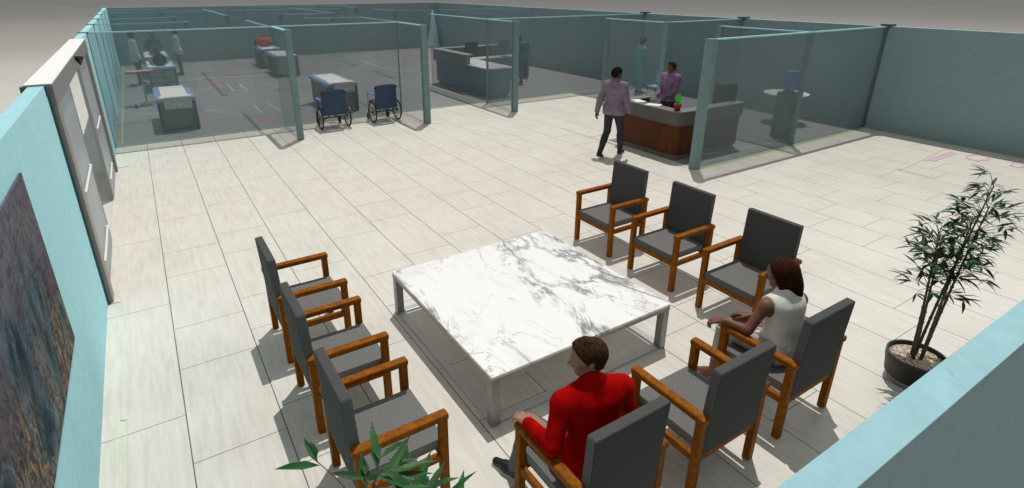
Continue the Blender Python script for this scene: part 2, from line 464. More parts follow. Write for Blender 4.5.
def backp(x0, y0, x1, y1, ends=()):
    o = partition(x0, y0, x1, y1, [], True)
    for (px, py) in ends:
        b = BM(); box(b, px-.075, px+.075, py-.075, py+.075, 2.12, WH+.012, .008); mesh_obj('end_cap', b, 'post', o)
backp(XL, 17.10, 1.20, 17.10, [(1.20, 17.1)])
backp(4.30, 17.12, 5.80, 17.12, [(4.32, 17.12)])
backp(XL, 19.90, 1.10, 19.90, [(1.08, 19.9)])
backp(4.19, 20.05, 5.95, 20.05, [(4.19, 20.05), (5.93, 20.05)])
backp(2.56, 20.10, 2.56, 26.40, [(2.58, 20.1)])
backp(XL, 24.50, 8.30, 24.50)
backp(XL, 26.85, 1.10, 26.85, [(1.1, 26.85)])
backp(4.30, 27.90, 9.10, 27.90, [(4.3, 27.9)])
backp(5.95, 20.14, 5.95, 26.00)
backp(8.40, 24.70, 8.40, 27.80, [(8.4, 24.7)])
backp(8.52, 20.70, 8.52, 23.00, [(8.52, 20.7)])
backp(8.64, 20.55, XR, 20.55)
backp(9.12, 27.98, 9.12, 29.85, [(9.12, 28.6)])

# painted lines of the floor plan
LINES = [
('pale', [(8.47, 10.42), (8.52, 8.91)], .02), ('pale', [(8.5, 9.33), (8.97, 9.4)], .02), ('pale', [(11.87, 4.35), (14.31, 4.54)], .035), ('pale', [(11.89, 4.45), (11.85, 3.82)], .035),
('pink', [(12.94, 4.37), (14.16, 4.36)], .05), ('pink', [(13.04, 4.28), (14.08, 4.27)], .05),
('pink', [(14.06, 4.07), (14.38, 3.98), (14.35, 3.77), (14.06, 3.71), (13.81, 3.82), (13.86, 3.99), (14.06, 4.07)], .035),
('pink', [(14.44, 3.27), (14.27, 3.38), (13.97, 3.33), (14.02, 3.15), (14.44, 3.27)], .035),
('magenta', [(2.02, 24.56), (2.52, 24.55)], .2), ('magenta', [(2.84, 24.5), (3.28, 24.45)], .2), ('magenta', [(2.03, 22.78), (2.55, 22.64)], .2), ('magenta', [(2.7, 22.74), (3.24, 22.62)], .2),
('magenta', [(2.2, 15.31), (2.7, 15.28), (2.64, 14.9), (2.18, 14.93), (2.2, 15.31)], .05),
('white', [(1.42, 26.21), (2.32, 25.64), (3.15, 25.63), (3.92, 26.23)], .08),
('white', [(1.32, 20.75), (1.91, 21.45), (2.43, 21.76), (2.44, 20.26), (2.85, 20.28), (2.82, 21.69), (3.55, 21.41), (4.11, 20.5)], .05),
('white', [(1.3, 17.49), (1.71, 16.65), (2.27, 16.26), (2.58, 16.15), (2.56, 17.37)], .045), ('white', [(2.99, 17.54), (3.03, 16.25), (3.52, 16.1)], .045),
('green', [(0.46, 23.96), (2.11, 23.81), (4.8, 23.43)], .12), ('green', [(-0.49, 17.77), (0.41, 17.51)], .06),
('magenta', [(9.98, 28.44), (11.75, 28.15), (13.92, 28.24)], .22), ('magenta', [(9.7, 27.08), (12.45, 27.16)], .2),
('magenta', [(10.06, 23.73), (10.98, 23.99), (11.69, 23.76), (10.91, 22.79), (10.08, 23.32), (10.06, 23.73)], .12),
('green', [(8.61, 28.77), (8.7, 25.34), (8.75, 21.61), (9.85, 21.08)], .08), ('white', [(8.83, 25.12), (10.05, 25.09)], .12), ('white', [(8.88, 29.5), (10.15, 29.45)], .12),
('red', [(11.44, 17.07), (12.07, 16.81), (11.16, 16.2)], .06), ('pale', [(-0.81, 6.71), (-0.70, 6.70), (-0.69, 6.50)], .012),
('pale', [(-0.69, 5.3), (-0.69, 4.57), (-0.65, 4.56), (-0.65, 3.8)], .008), ('pale', [(-0.73, 4.54), (-0.73, 3.84)], .008), ('pale', [(-0.80, 12.45), (-0.6, 12.44), (-0.58, 13.18)], .02),
('green', [(9.59, 7.0), (11.6, 6.80)], .03), ('green', [(14.85, 11.95), (14.84, 6.6)], .05),
('green', [(XL+.02, 14.22), (8.4, 14.22)], .04), ('green', [(XL+.12, 14.3), (XL+.12, 29.6)], .02), ('green', [(XL+.1, 29.7), (14.8, 29.7)], .28), ('pale', [(8.48, 12.6), (8.48, 17.6)], .025),
('green', [(8.65, 13.98), (14.8, 13.98)], .05), ('green', [(8.70, 6.43), (14.8, 6.43)], .035), ('green', [(14.84, .5), (14.84, 6.4)], .03), ('green', [(14.84, 14.1), (14.84, 29.6)], .05),
('green', [(2.9, 12.85), (3.0, 14.0)], .02), ('pale', [(6.02, 12.5), (6.3, 12.42)], .03), ('pale', [(8.52, 6.6), (8.52, 8.9), (8.6, 6.58)], .03)]
for c, pts, w in LINES:
    b = BM(); z0 = .0045
    for (ax, ay), (bx, by) in zip(pts, pts[1:]):
        d = Vector((bx-ax, by-ay)); n = Vector((-d.y, d.x)).normalized()*w/2
        prism(b, [(ax-n.x, ay-n.y), (bx-n.x, by-n.y), (bx+n.x, by+n.y), (ax+n.x, ay+n.y)], z0, z0+.0025)
    struct('trim_%d' % k, b, 'line_'+c); k += 1

# ------------------------------------------------------------------ picture on the left wall
p = thing('wall_picture', 'large unframed abstract canvas of navy and gold swirls on the cyan wall', 'picture', (-.818, 3.55, .84))
b = BM(); box(b, 0, .012, -1.45, 1.02, 0, 1.295, .002); mesh_obj('canvas', b, 'art', p)

# ------------------------------------------------------------------ coffee table
t = thing('coffee_table', 'large square low table with white veined marble top and steel sled frame', 'table', (2.795, 3.90, 0))
h = .99
b = BM(); box(b, -h, h, -h, h, .462, .487, .002); mesh_obj('tabletop', b, 'marble', t)
b = BM()
for s in (-1, 1):
    box(b, -h, h, s*h-(.03 if s > 0 else 0), s*h+(0 if s > 0 else .03), .425, .462)
    box(b, s*h-(.03 if s > 0 else 0), s*h+(0 if s > 0 else .03), -h+.03, h-.03, .425, .462)
mesh_obj('apron', b, 'steel', t)
for sx in (-1, 1):
    for sy in (-1, 1):
        b = BM(); cx, cy = sx*(h-.040), sy*(h-.040); box(b, cx-.039, cx+.039, cy-.039, cy+.039, 0, .425, .006); mesh_obj('leg', b, 'steel', t)
for sy in (-1, 1):
    b = BM(); box(b, -h+.09, h-.09, sy*(h-.045)-.035, sy*(h-.045)+.035, 0.001, .028, .004); mesh_obj('floor_rail', b, 'steel_l', t)
for sx in (-1, 1):
    b = BM(); box(b, sx*(h-.045)-.035, sx*(h-.045)+.035, -h+.09, h-.09, 0.001, .028, .004); mesh_obj('floor_rail', b, 'steel_l', t)

# ------------------------------------------------------------------ armchairs
def make_chair(label, loc, rz):
    t = thing('armchair', label, 'chair', loc, rz, 'wooden armchairs around the marble table')
    W = .322
    for sx in (-1, 1):
        b = BM(); box(b, sx*W-.028, sx*W+.028, .255, .311, 0, .655, .006); mesh_obj('leg', b, 'wood', t)
    for sx in (-1, 1):
        b = BM(); box(b, sx*W-.028, sx*W+.028, -.311, -.255, 0, .655, .006); mesh_obj('leg', b, 'wood', t)
    for sx in (-1, 1):
        b = BM(); box(b, sx*W-.036, sx*W+.036, -.325, .318, .652, .702, .014, 3); mesh_obj('armrest', b, 'wood', t)
    b = BM(); box(b, -.292, .292, .262, .306, .315, .372, .004); mesh_obj('front_rail', b, 'wood', t)
    b = BM(); box(b, -.292, .292, -.300, -.262, .315, .36, .004); mesh_obj('rear_rail', b, 'wood', t)
    for sx in (-1, 1):
        b = BM(); box(b, sx*W-.018, sx*W+.018, -.254, .254, .315, .372, .004); mesh_obj('side_rail', b, 'wood', t)
    b = BM(); box(b, -.289, .289, -.235, .312, .374, .455, .016, 3); mesh_obj('seat', b, 'weave', t)
    b = BM(); box(b, -.292, .292, -.035, .035, 0, .69, .012, 3)
    bmesh.ops.transform(b, verts=b.verts, matrix=Matrix.Translation((0, -.272, .362)) @ Matrix.Rotation(math.radians(3.0), 4, 'X'))
    mesh_obj('backrest', b, 'weave_d', t)
    return t
CH = [((1.92, 1.945), 0, 'wooden armchair under the person in the red sweater'),
      ((2.94, 1.94), 0, 'empty wooden armchair between the two seated people'),
      ((3.955, 1.945), 0, 'wooden armchair under the person in the white blouse'),
      ((.935, 2.90), -PI/2, 'empty wooden armchair nearest the camera, behind the bamboo tips'),
      ((.935, 3.92), -PI/2, 'empty wooden armchair in the middle of the row beside the cyan picture wall'),
      ((.935, 4.94), -PI/2, 'empty wooden armchair far end of the row beside the cyan picture wall'),
      ((4.945, 4.95), PI/2, 'empty wooden armchair nearest the reception desk'),
      ((4.945, 3.93), PI/2, 'empty wooden armchair in the middle of the row facing the picture wall'),
      ((4.945, 2.90), PI/2, 'empty wooden armchair just behind the seated person with long hair')]
c0 = None
for (x, y), r, lab in CH:
    c0 = make_chair(lab, (x, y, 0), r) if c0 is None else dup(c0, (x, y, 0), r, lab) and c0

# ------------------------------------------------------------------ bamboo plants
def leaf(bm, base, d, L, w, up):
    d = d.normalized(); s = d.cross(up)
    if s.length < 1e-3: s = d.cross(Vector((1, 0, 0)))
    s.normalize(); n = s.cross(d)
    p0 = base; p1 = base+d*L*.32+n*L*.03; p2 = base+d*L*.68-n*L*.01; p3 = base+d*L-n*L*.12
    v = [bm.verts.new(q) for q in (p0, p1+s*w*.5, p2+s*w*.34, p3, p2-s*w*.34, p1-s*w*.5, p1-n*w*.15, p2-n*w*.12)]
    for f in ((0, 6, 1), (1, 6, 7, 2), (2, 7, 3), (0, 5, 6), (5, 4, 7, 6), (4, 3, 7)): bm.faces.new([v[i] for i in f])
def bamboo(label, loc, rz, seed, s=1.0):
    rnd = random.Random(seed)
    t = thing('potted_bamboo', label, 'plant', loc, rz, 'potted bamboos')
    b = BM(); lathe(b, [(.155, .035), (.205, .07), (.222, .20), (.226, .205), (.228, .27), (.212, .27), (.205, .225), (.02, .225)], seg=40); mesh_obj('pot', b, 'pot', t, True, autosmooth=True)
    b = BM(); lathe(b, [(.15, 0), (.165, .005), (.185, .05), (.05, .052)], seg=40); mesh_obj('pot_foot', b, 'potbase', t, True, autosmooth=True)
    b = BM(); lathe(b, [(.19, .21), (.204, .235), (.15, .245), (.05, .25), (.005, .25)], seg=32); mesh_obj('gravel', b, 'gravel', t, True)
    fb = BM(); twig = BM()
    stems = [((-.05, .02), (-.10, .08), 1.42), ((-.02, -.03), (-.02, -.06), 1.58), ((.03, .02), (.26, -.10), 1.80), ((.04, -.03), (.16, -.12), 1.66), ((.0, .04), (.05, .12), 1.40)]
    for (bx, by), (tx, ty), H in stems:
        pts = []
        for i in range(13):
            f = i/12
            pts.append(Vector((bx+(tx-bx)*f**1.3, by+(ty-by)*f**1.3, .22+(H-.22)*f)))
        bb = BM(); tube(bb, pts, [.0125*(1-.72*i/12)+.001 for i in range(13)], 8)
        for q in pts[1:8]: tube(bb, [q-Vector((0, 0, .004)), q+Vector((0, 0, .004))], .0145, 8)
        mesh_obj('stem', bb, 'stem', t, True)
        for i in range(34):
            f = .54+.46*(i+rnd.random())/34
            j = min(11, int(f*12)); q = pts[j].lerp(pts[j+1], f*12-j)
            a = rnd.uniform(0, 2*PI); L = rnd.uniform(.04, .24)*(1.05-.45*max(0, f-.6))
            e = q+Vector((math.cos(a)*L, math.sin(a)*L, rnd.uniform(.0, .16)))
            tube(twig, [q, q.lerp(e, .6)+Vector((0, 0, .015)), e], [.003, .002, .0012], 5)
            for k_ in range(rnd.randint(3, 5)):
                aa = a+rnd.uniform(-1.5, 1.5); el = rnd.uniform(-.55, .65)
                d = Vector((math.cos(aa)*math.cos(el), math.sin(aa)*math.cos(el), math.sin(el)))
                leaf(fb, e-(e-q)*rnd.uniform(0, .35), d, rnd.uniform(.09, .155), rnd.uniform(.019, .03), Vector((rnd.uniform(-.4, .4), rnd.uniform(-.4, .4), 1)))
    mesh_obj('twigs', twig, 'stem', t); o = mesh_obj('foliage', fb, 'leaf', t)
    return t
bamboo('tall potted bamboo in a black pot on the tiles by the cyan front wall', (5.26, 1.42, 0), .2, 3)
bamboo('bamboo whose leaf tips rise at the bottom edge beside the nearest armchair', (.43, 1.02, 0), 2.2, 11).scale = (1.18, 1.18, 1)

# ------------------------------------------------------------------ reception desk
t = thing('reception_desk', 'walnut fronted reception desk with grey raised counter and rounded corner', 'desk', (0, 0, 0))
def ushape(off, inn, x1=10.58, y1=8.62, ret=9.42, r=.16, z0=0, z1=1):
    """U plan: near arm along x, front arm along y, short return arm; off pushes outwards, inn is the arm depth"""
    x0, y0 = 8.66-off, 7.03-off; X1 = x1+off*.4; Y1 = y1+off; R = ret
    rr = r+off
    arc = [(x0+rr-rr*math.cos(a), y0+rr-rr*math.sin(a)) for a in [PI/2*i/6 for i in range(7)]]
    poly = [(R, Y1), (x0, Y1)] + arc + [(X1, y0), (X1, y0+inn), (x0+inn, y0+inn), (x0+inn, Y1-inn), (R, Y1-inn)]
    return poly
b = BM(); prism(b, ushape(-.03, .08), 0, .10); mesh_obj('plinth', b, 'grey', t)
b = BM(); prism(b, ushape(0, .10), .10, .715); mesh_obj('front_panel', b, 'deskwood', t)
b = BM(); prism(b, ushape(.045, .17), .715, .975); mesh_obj('counter_band', b, 'deskband', t)
b = BM(); prism(b, ushape(.06, .25), .975, .995); mesh_obj('counter_top', b, 'desktop', t)
b = BM(); box(b, 8.80, 10.5, 7.15, 7.72, .70, .735); box(b, 8.80, 9.30, 7.72, 8.5, .70, .735); mesh_obj('worktop', b, 'darkgrey', t)
def monitor(label, loc, rz, w=.46, hgt=.32, group=None):
    t = thing('computer_monitor', label, 'monitor', loc, rz, group)
    b = BM(); box(b, -.11, .11, -.09, .09, 0, .015, .004); mesh_obj('base', b, 'black', t)
    b = BM(); box(b, -.02, .02, -.035, -.01, .012, .22); mesh_obj('neck', b, 'black', t)
    b = BM(); box(b, -w/2, w/2, -.02, .02, .13, .13+hgt, .006); hd = mesh_obj('housing', b, 'black', t)
    b = BM(); box(b, -w/2+.02, w/2-.02, .0205, .023, .15, .11+hgt); mesh_obj('screen', b, 'screen', hd)
    return t
monitor('dark computer monitor on the walnut reception desk, seen through glass', (10.36, 7.30, .735), -.45, .50, .48)
t = thing('potted_plant', 'small bright green plant in a red pot on the reception counter', 'plant', (8.74, 7.17, .995))
b = BM(); lathe(b, [(.052, 0), (.072, .10), (.078, .10), (.078, .125), (.062, .125), (.01, .11)], seg=20); mesh_obj('pot', b, 'redpot', t, True, autosmooth=True)
b = BM()
for a, tl, L in ((0, .25, .24), (1.3, .5, .20), (2.6, .45, .22), (3.9, .35, .24), (5.1, .55, .19)):
    d = Vector((math.cos(a)*tl, math.sin(a)*tl, 1)); leaf(b, Vector((0, 0, .11)), d, L, .07, Vector((math.cos(a), math.sin(a), .3)))
mesh_obj('leaves', b, 'green', t)
for i, (x, y, rz, lab) in enumerate([(8.72, 7.76, .3, 'white paper sheets on the reception counter, nearer the corner'), (8.76, 8.22, -.4, 'white paper sheets on the reception counter, farther from the corner')]):
    t = thing('paper_stack', lab, 'paper', (x, y, .996), rz)
    b = BM(); box(b, -.105, .105, -.148, .148, 0, .012); mesh_obj('lower_sheets', b, 'white', t)
    b = BM(); box(b, -.10, .10, -.14, .14, .012, .018, M4=Matrix.Rotation(.2, 4, 'Z')); mesh_obj('top_sheet', b, 'sheet', t)

# cyan visitor chair
t = thing('visitor_chair', 'bright cyan plastic chair with thin metal legs behind the receptionist', 'chair', (13.12, 11.6, 0), PI*.55)
b = BM(); box(b, -.23, .23, -.22, .22, .43, .455, .01); mesh_obj('seat', b, 'cyan', t)
b = BM(); box(b, -.22, .22, -.25, -.22, .52, .85, .012); mesh_obj('backrest', b, 'cyan', t)
for sx in (-1, 1):
    b = BM(); tube(b, [(sx*.21, .20, .43), (sx*.22, .24, 0)], .011); mesh_obj('leg', b, 'darkgrey', t)
    b = BM(); tube(b, [(sx*.22, -.28, 0), (sx*.21, -.225, .43), (sx*.21, -.238, .60)], .011); mesh_obj('leg', b, 'darkgrey', t)

# water cooler and round table
t = thing('water_cooler', 'grey water cooler with blue bottle behind the glass', 'water cooler', (12.27, 7.03, 0), 0)
b = BM(); box(b, -.17, .17, -.17, .17, 0, 1.04, .012); mesh_obj('cabinet', b, 'deskband', t)
b = BM(); lathe(b, [(.12, 1.035), (.125, 1.06), (.07, 1.07)], seg=28); mesh_obj('collar', b, 'black', t, True)
b = BM(); lathe(b, [(.05, 1.05), (.07, 1.08), (.15, 1.12), (.155, 1.20), (.148, 1.22), (.155, 1.24), (.155, 1.47), (.14, 1.51), (.03, 1.515)], seg=28); mesh_obj('bottle', b, 'jug', t, True, autosmooth=True)
b = BM(); tube(b, [(-.17, 0, .62), (-.23, 0, .62), (-.24, 0, .57)], .016); mesh_obj('tap', b, 'black', t)
t = thing('pedestal_table', 'round white pedestal table behind the water cooler', 'table', (13.72, 7.92, 0))
b = BM(); lathe(b, [(.50, .72), (.53, .725), (.53, .745), (.50, .75), (.01, .75)], seg=48); mesh_obj('tabletop', b, 'white', t)
b = BM(); lathe(b, [(.035, .03), (.035, .72)], seg=16); mesh_obj('pole', b, 'steel', t)
b = BM(); lathe(b, [(.26, 0), (.26, .02), (.05, .035)], seg=32); mesh_obj('base', b, 'steel', t)

# ------------------------------------------------------------------ nurse station
t = thing('nurse_station', 'slate blue nurse station with raised grey ledge and white worktops', 'desk', (0, 0, 0))
b = BM(); box(b, 8.99, 9.70, 14.66, 18.1, 0, .10); box(b, 9.70, 12.2, 17.56, 18.1, 0, .10); mesh_obj('plinth', b, 'grey', t)
b = BM(); box(b, 8.95, 9.75, 14.60, 18.15, .10, .88); mesh_obj('front_panel', b, 'navypanel', t)
b = BM(); box(b, 9.75, 12.30, 17.55, 18.15, .10, .80); mesh_obj('rear_panel', b, 'navypanel', t)
b = BM(); prism(b, [(8.90, 14.68), (9.0, 14.54), (9.55, 14.54), (9.70, 14.48), (9.86, 14.52), (9.86, 17.50), (8.90, 17.50)], .88, .915); mesh_obj('worktop', b, 'white', t)
b = BM(); box(b, 9.74, 12.34, 17.44, 17.98, .80, .835); mesh_obj('worktop', b, 'white', t)
b = BM(); box(b, 8.88, 9.02, 15.85, 18.25, .80, 1.19); mesh_obj('ledge', b, 'grey', t)
b = BM(); box(b, 8.84, 9.14, 15.83, 18.30, 1.19, 1.215); box(b, 9.14, 12.46, 18.02, 18.30, 1.19, 1.215); mesh_obj('ledge_top', b, 'grey_l', t)
b = BM(); box(b, 9.02, 12.42, 18.05, 18.20, .80, 1.19); mesh_obj('back_ledge', b, 'darkgrey', t)
b = BM(); box(b, 12.36, 12.44, 17.35, 18.25, 0, 1.30); mesh_obj('end_panel', b, 'grey', t)
monitor('black computer monitor on the nurse station, left of the two', (10.05, 17.55, .835), PI+.1, .54, .46, 'nurse station monitors')
monitor('black computer monitor on the nurse station, right of the two', (11.45, 17.55, .835), PI+.05, .54, .46, 'nurse station monitors')
b = BM(); lathe(b, [(.36, .005), (.355, .06), (.03, 2.0), (.005, 2.03)], (14.38, 29.45, 0), 24); o = mesh_obj('lit_triangle_cone', b, 'palecone', None, True)  # made-up cone in place of a lit-looking triangle of back wall
tag(o, 'tall pale blue cone made up for a lit wall triangle in the far right corner', 'cone')

# ------------------------------------------------------------------ exam tables
def exam_table(label, loc, drawers, sheet=True, L=2.08):
    t = thing('exam_table', label, 'exam table', loc, 0, 'exam tables in the treatment area')
    w = .41
    if drawers:
        b = BM(); box(b, -w+.02, w-.02, .06, L-.04, .06, .70, .01); cab = mesh_obj('cabinet', b, 'grey', t)
        for i in range(3):
            b = BM(); box(b, -w+.07, w-.07, .03, .06, .12+i*.19, .28+i*.19, .008); dw = mesh_obj('drawer', b, 'grey_l', t)
            b = BM(); box(b, -.12, .12, .012, .03, .215+i*.19, .24+i*.19); mesh_obj('handle', b, 'black', dw)
        for i in range(3):
            b = BM(); box(b, -w+.008, -w+.02, .25, L-.5, .12+i*.19, .28+i*.19, .004); mesh_obj('side_panel', b, 'darkgrey', t)
        for sx in (-1, 1):
            b = BM(); box(b, sx*(w-.035)-.03, sx*(w-.035)+.03, .02, .10, 0, .70, .01); mesh_obj('corner_post', b, 'grey', t)
    else:
        b = BM(); box(b, -w+.04, w-.04, .12, L-.06, .05, .70, .01); mesh_obj('cabinet', b, 'grey', t)
        for sx in (-1, 1):
            b = BM(); box(b, sx*(w-.035)-.035, sx*(w-.035)+.035, .0, .14, 0, .70, .012); mesh_obj('corner_post', b, 'darkgrey', t)
        b = BM(); box(b, -w+.07, w-.07, .10, .12, .08, .64); mesh_obj('front_panel', b, 'grey', t)
    b = BM(); box(b, -w-.01, w+.01, 0, L, .70, .80, .03, 3); mesh_obj('mattress', b, 'bluepad', t, True, autosmooth=True)
    if sheet:
        b = BM(); box(b, -w+.13, w-.13, .02, L-.08, .796, .806, .002); box(b, -w+.07, w-.07, .05, .35, .806, .812, .002)
        mesh_obj('paper_sheet', b, 'sheet', t)
        if not drawers:
            b = BM(); box(b, -w+.15, w-.09, -.05, .06, .802, .828, .01); box(b, -w+.15, w-.09, -.05, -.03, .55, .82, .008); mesh_obj('folded_cloth', b, 'speck', t)
    return t
exam_table('padded exam table with white sheet and speckled cloth, beside the overbed table', (.53, 15.06, 0), False, True, 1.98)
exam_table('padded exam table with white sheet and speckled cloth, behind the wheelchairs', (4.55, 15.05, 0), False, True, 1.98)
exam_table('exam table with drawers under the patient with curly hair', (.53, 21.3, 0), True, False)
exam_table('exam table under the patient in the navy shirt', (.53, 24.62, 0), True, False)
exam_table('empty exam table with drawers and white sheet, in front of the red bag', (4.75, 22.42, 0), True, True, 2.0)
exam_table('exam table carrying the red bag', (4.75, 25.3, 0), True, True, 1.9)
for nm, z, y0, y1, lab in (('bed_sheet', .802, 21.36, 23.3, 'white sheet under the patient with curly hair'), ('bed_sheet', .802, 24.72, 26.6, 'white sheet under the patient in the navy shirt')):
    b = BM(); box(b, .53-.37, .53+.33, y0, y1, z, z+.012, .004); o = mesh_obj(nm, b, 'sheet', None); tag(o, lab, 'sheet', 'sheets on the patients tables')
t = thing('duffel_bag', 'bulging red bag with dark patch on the far exam table', 'bag', (4.70, 26.3, .81))
b = BM(); sph(b, (0, 0, .2), .2, 20, (1.85, 1.1, 1.05)); bmesh.ops.bisect_plane(b, geom=b.verts[:]+b.edges[:]+b.faces[:], plane_co=(0, 0, .005), plane_no=(0, 0, -1), clear_outer=True); bmesh.ops.holes_fill(b, edges=b.edges, sides=60)
mesh_obj('body', b, 'redbag', t, True, autosmooth=True)
b = BM(); sph(b, (.22, -.13, .13), .11, 16, (1.2, .8, .9)); mesh_obj('side_pocket', b, 'darkgrey', t, True)
b = BM(); box(b, -.42, -.30, -.06, .06, .0, .36, .03); mesh_obj('end_pocket', b, 'darkgrey', t)
b = BM(); tube(b, [(-.2, 0, .36), (-.12, 0, .45), (.08, 0, .46), (.16, 0, .38)], .016); mesh_obj('handle', b, 'black', t)
# overbed table
t = thing('overbed_table', 'grey overbed table with red trim on a wheeled stand', 'overbed table', (-.08, 19.25, 0))
b = BM(); box(b, -.34, .34, -.19, .19, .95, .985, .008); tp = mesh_obj('tabletop', b, 'grey_l', t)
b = BM(); box(b, -.36, .36, -.215, -.19, .925, .975, .004); box(b, -.37, -.25, -.21, -.10, .925, .96); box(b, .25, .37, -.21, -.10, .925, .99); mesh_obj('red_trim', b, 'red', t)
b = BM(); box(b, -.29, -.23, -.24, -.18, .56, .66); box(b, .26, .31, -.24, -.18, .62, .69); box(b, -.27, .3, -.21, -.20, .625, .635); mesh_obj('red_handles', b, 'red', t)
b = BM(); tube(b, [(.0, 0, .05), (.0, 0, .95)], .022); mesh_obj('column', b, 'steel', t)
b = BM(); tube(b, [(-.26, -.52, .07), (0, 0, .07)], .028); tube(b, [(0, 0, .07), (.30, .1, .07)], .022); mesh_obj('base', b, 'grey_l', t)
for q in ((-.28, -.56), (.32, .10)):
    b = BM(); cyl(b, (q[0]-.03, q[1], .06), (q[0]+.03, q[1], .06), .06, seg=18); mesh_obj('caster', b, 'black', t)

# ------------------------------------------------------------------ wheelchairs
def wheelchair(label, loc, rz):
    t = thing('wheelchair', label, 'wheelchair', loc, rz, 'wheelchairs')
    for sx in (-1, 1):
        x = sx*.335
        b = BM(); torus(b, (x, 0, .275), .258, .018, 'X', 36, 8); wl = mesh_obj('wheel', b, 'black', t, True)
        b = BM()
        for i in range(10):
            a = 2*PI*i/10; tube(b, [(x, 0, .275), (x, math.cos(a)*.25, .275+math.sin(a)*.25)], .004, 5)
        cyl(b, (x-.035, 0, .275), (x+.035, 0, .275), .026, seg=12); mesh_obj('spokes', b, 'darkgrey', wl)
        b = BM(); torus(b, (x+sx*.035, 0, .275), .225, .009, 'X', 32, 6); mesh_obj('hand_rim', b, 'steel', wl, True)
        b = BM(); cyl(b, (sx*.27-.018, .48, .085), (sx*.27+.018, .48, .085), .085, seg=20); mesh_obj('caster', b, 'black', t)
        b = BM(); tube(b, [(sx*.27, .48, .09), (sx*.27, .43, .20), (sx*.27, .43, .47)], .013)
        tube(b, [(sx*.27, -.08, .18), (sx*.27, .46, .22)], .012); tube(b, [(sx*.27, .0, .275), (sx*.27, -.10, .5), (sx*.27, -.12, .90)], .013)
        tube(b, [(sx*.27, -.10, .68), (sx*.29, .02, .70), (sx*.29, .38, .70), (sx*.27, .43, .47)], .012)
        tube(b, [(sx*.27, .43, .45), (sx*.2, .62, .14)], .011)
        mesh_obj('side_frame', b, 'steel', t)
        b = BM(); box(b, sx*.295-.03, sx*.295+.03, -.02, .30, .70, .735, .01); mesh_obj('armrest', b, 'bluearm', t)
        b = BM(); tube(b, [(sx*.27, -.12, .89), (sx*.27, -.24, .905)], .016); mesh_obj('push_handle', b, 'black', t)
        b = BM(); box(b, sx*.15-.08, sx*.15+.08, .58, .72, .12, .135, .004); mesh_obj('footrest', b, 'steel_l', t)
    b = BM(); tube(b, [(-.27, 0, .275), (.27, 0, .275)], .014); tube(b, [(-.25, .05, .2), (.25, .3, .44)], .01); tube(b, [(.25, .05, .2), (-.25, .3, .44)], .01); mesh_obj('cross_frame', b, 'black', t)
    b = BM(); box(b, -.255, .255, -.08, .42, .46, .51, .015); mesh_obj('seat', b, 'navy', t)
    b = BM()
    n = 8
    for zz0, zz1 in ((.36, .95),):
        rows = []
        for i in range(n+1):
            f = i/n*2-1; y = -.13-.05*(1-f*f); zt = zz1+.015*(1-f*f)-.02*abs(f)**6
            rows.append([(f*.285, y, zz0), (f*.285, y, zt), (f*.285, y+.03, zt), (f*.285, y+.03, zz0)])
        V = [[b.verts.new(q) for q in r] for r in rows]
        for A, B in zip(V, V[1:]):
            for k_ in range(4): b.faces.new((A[k_], A[(k_+1) % 4], B[(k_+1) % 4], B[k_]))
        b.faces.new(V[0]); b.faces.new(V[-1][::-1])
    mesh_obj('backrest', b, 'navy', t)
    return t
w1 = wheelchair('navy wheelchair with blue armrests in front of the exam table, nearer the camera', (3.75, 13.38, 0), 0)
dup(w1, (5.09, 13.42, 0), .03, 'navy wheelchair with blue armrests standing alone by the glass, the right one')

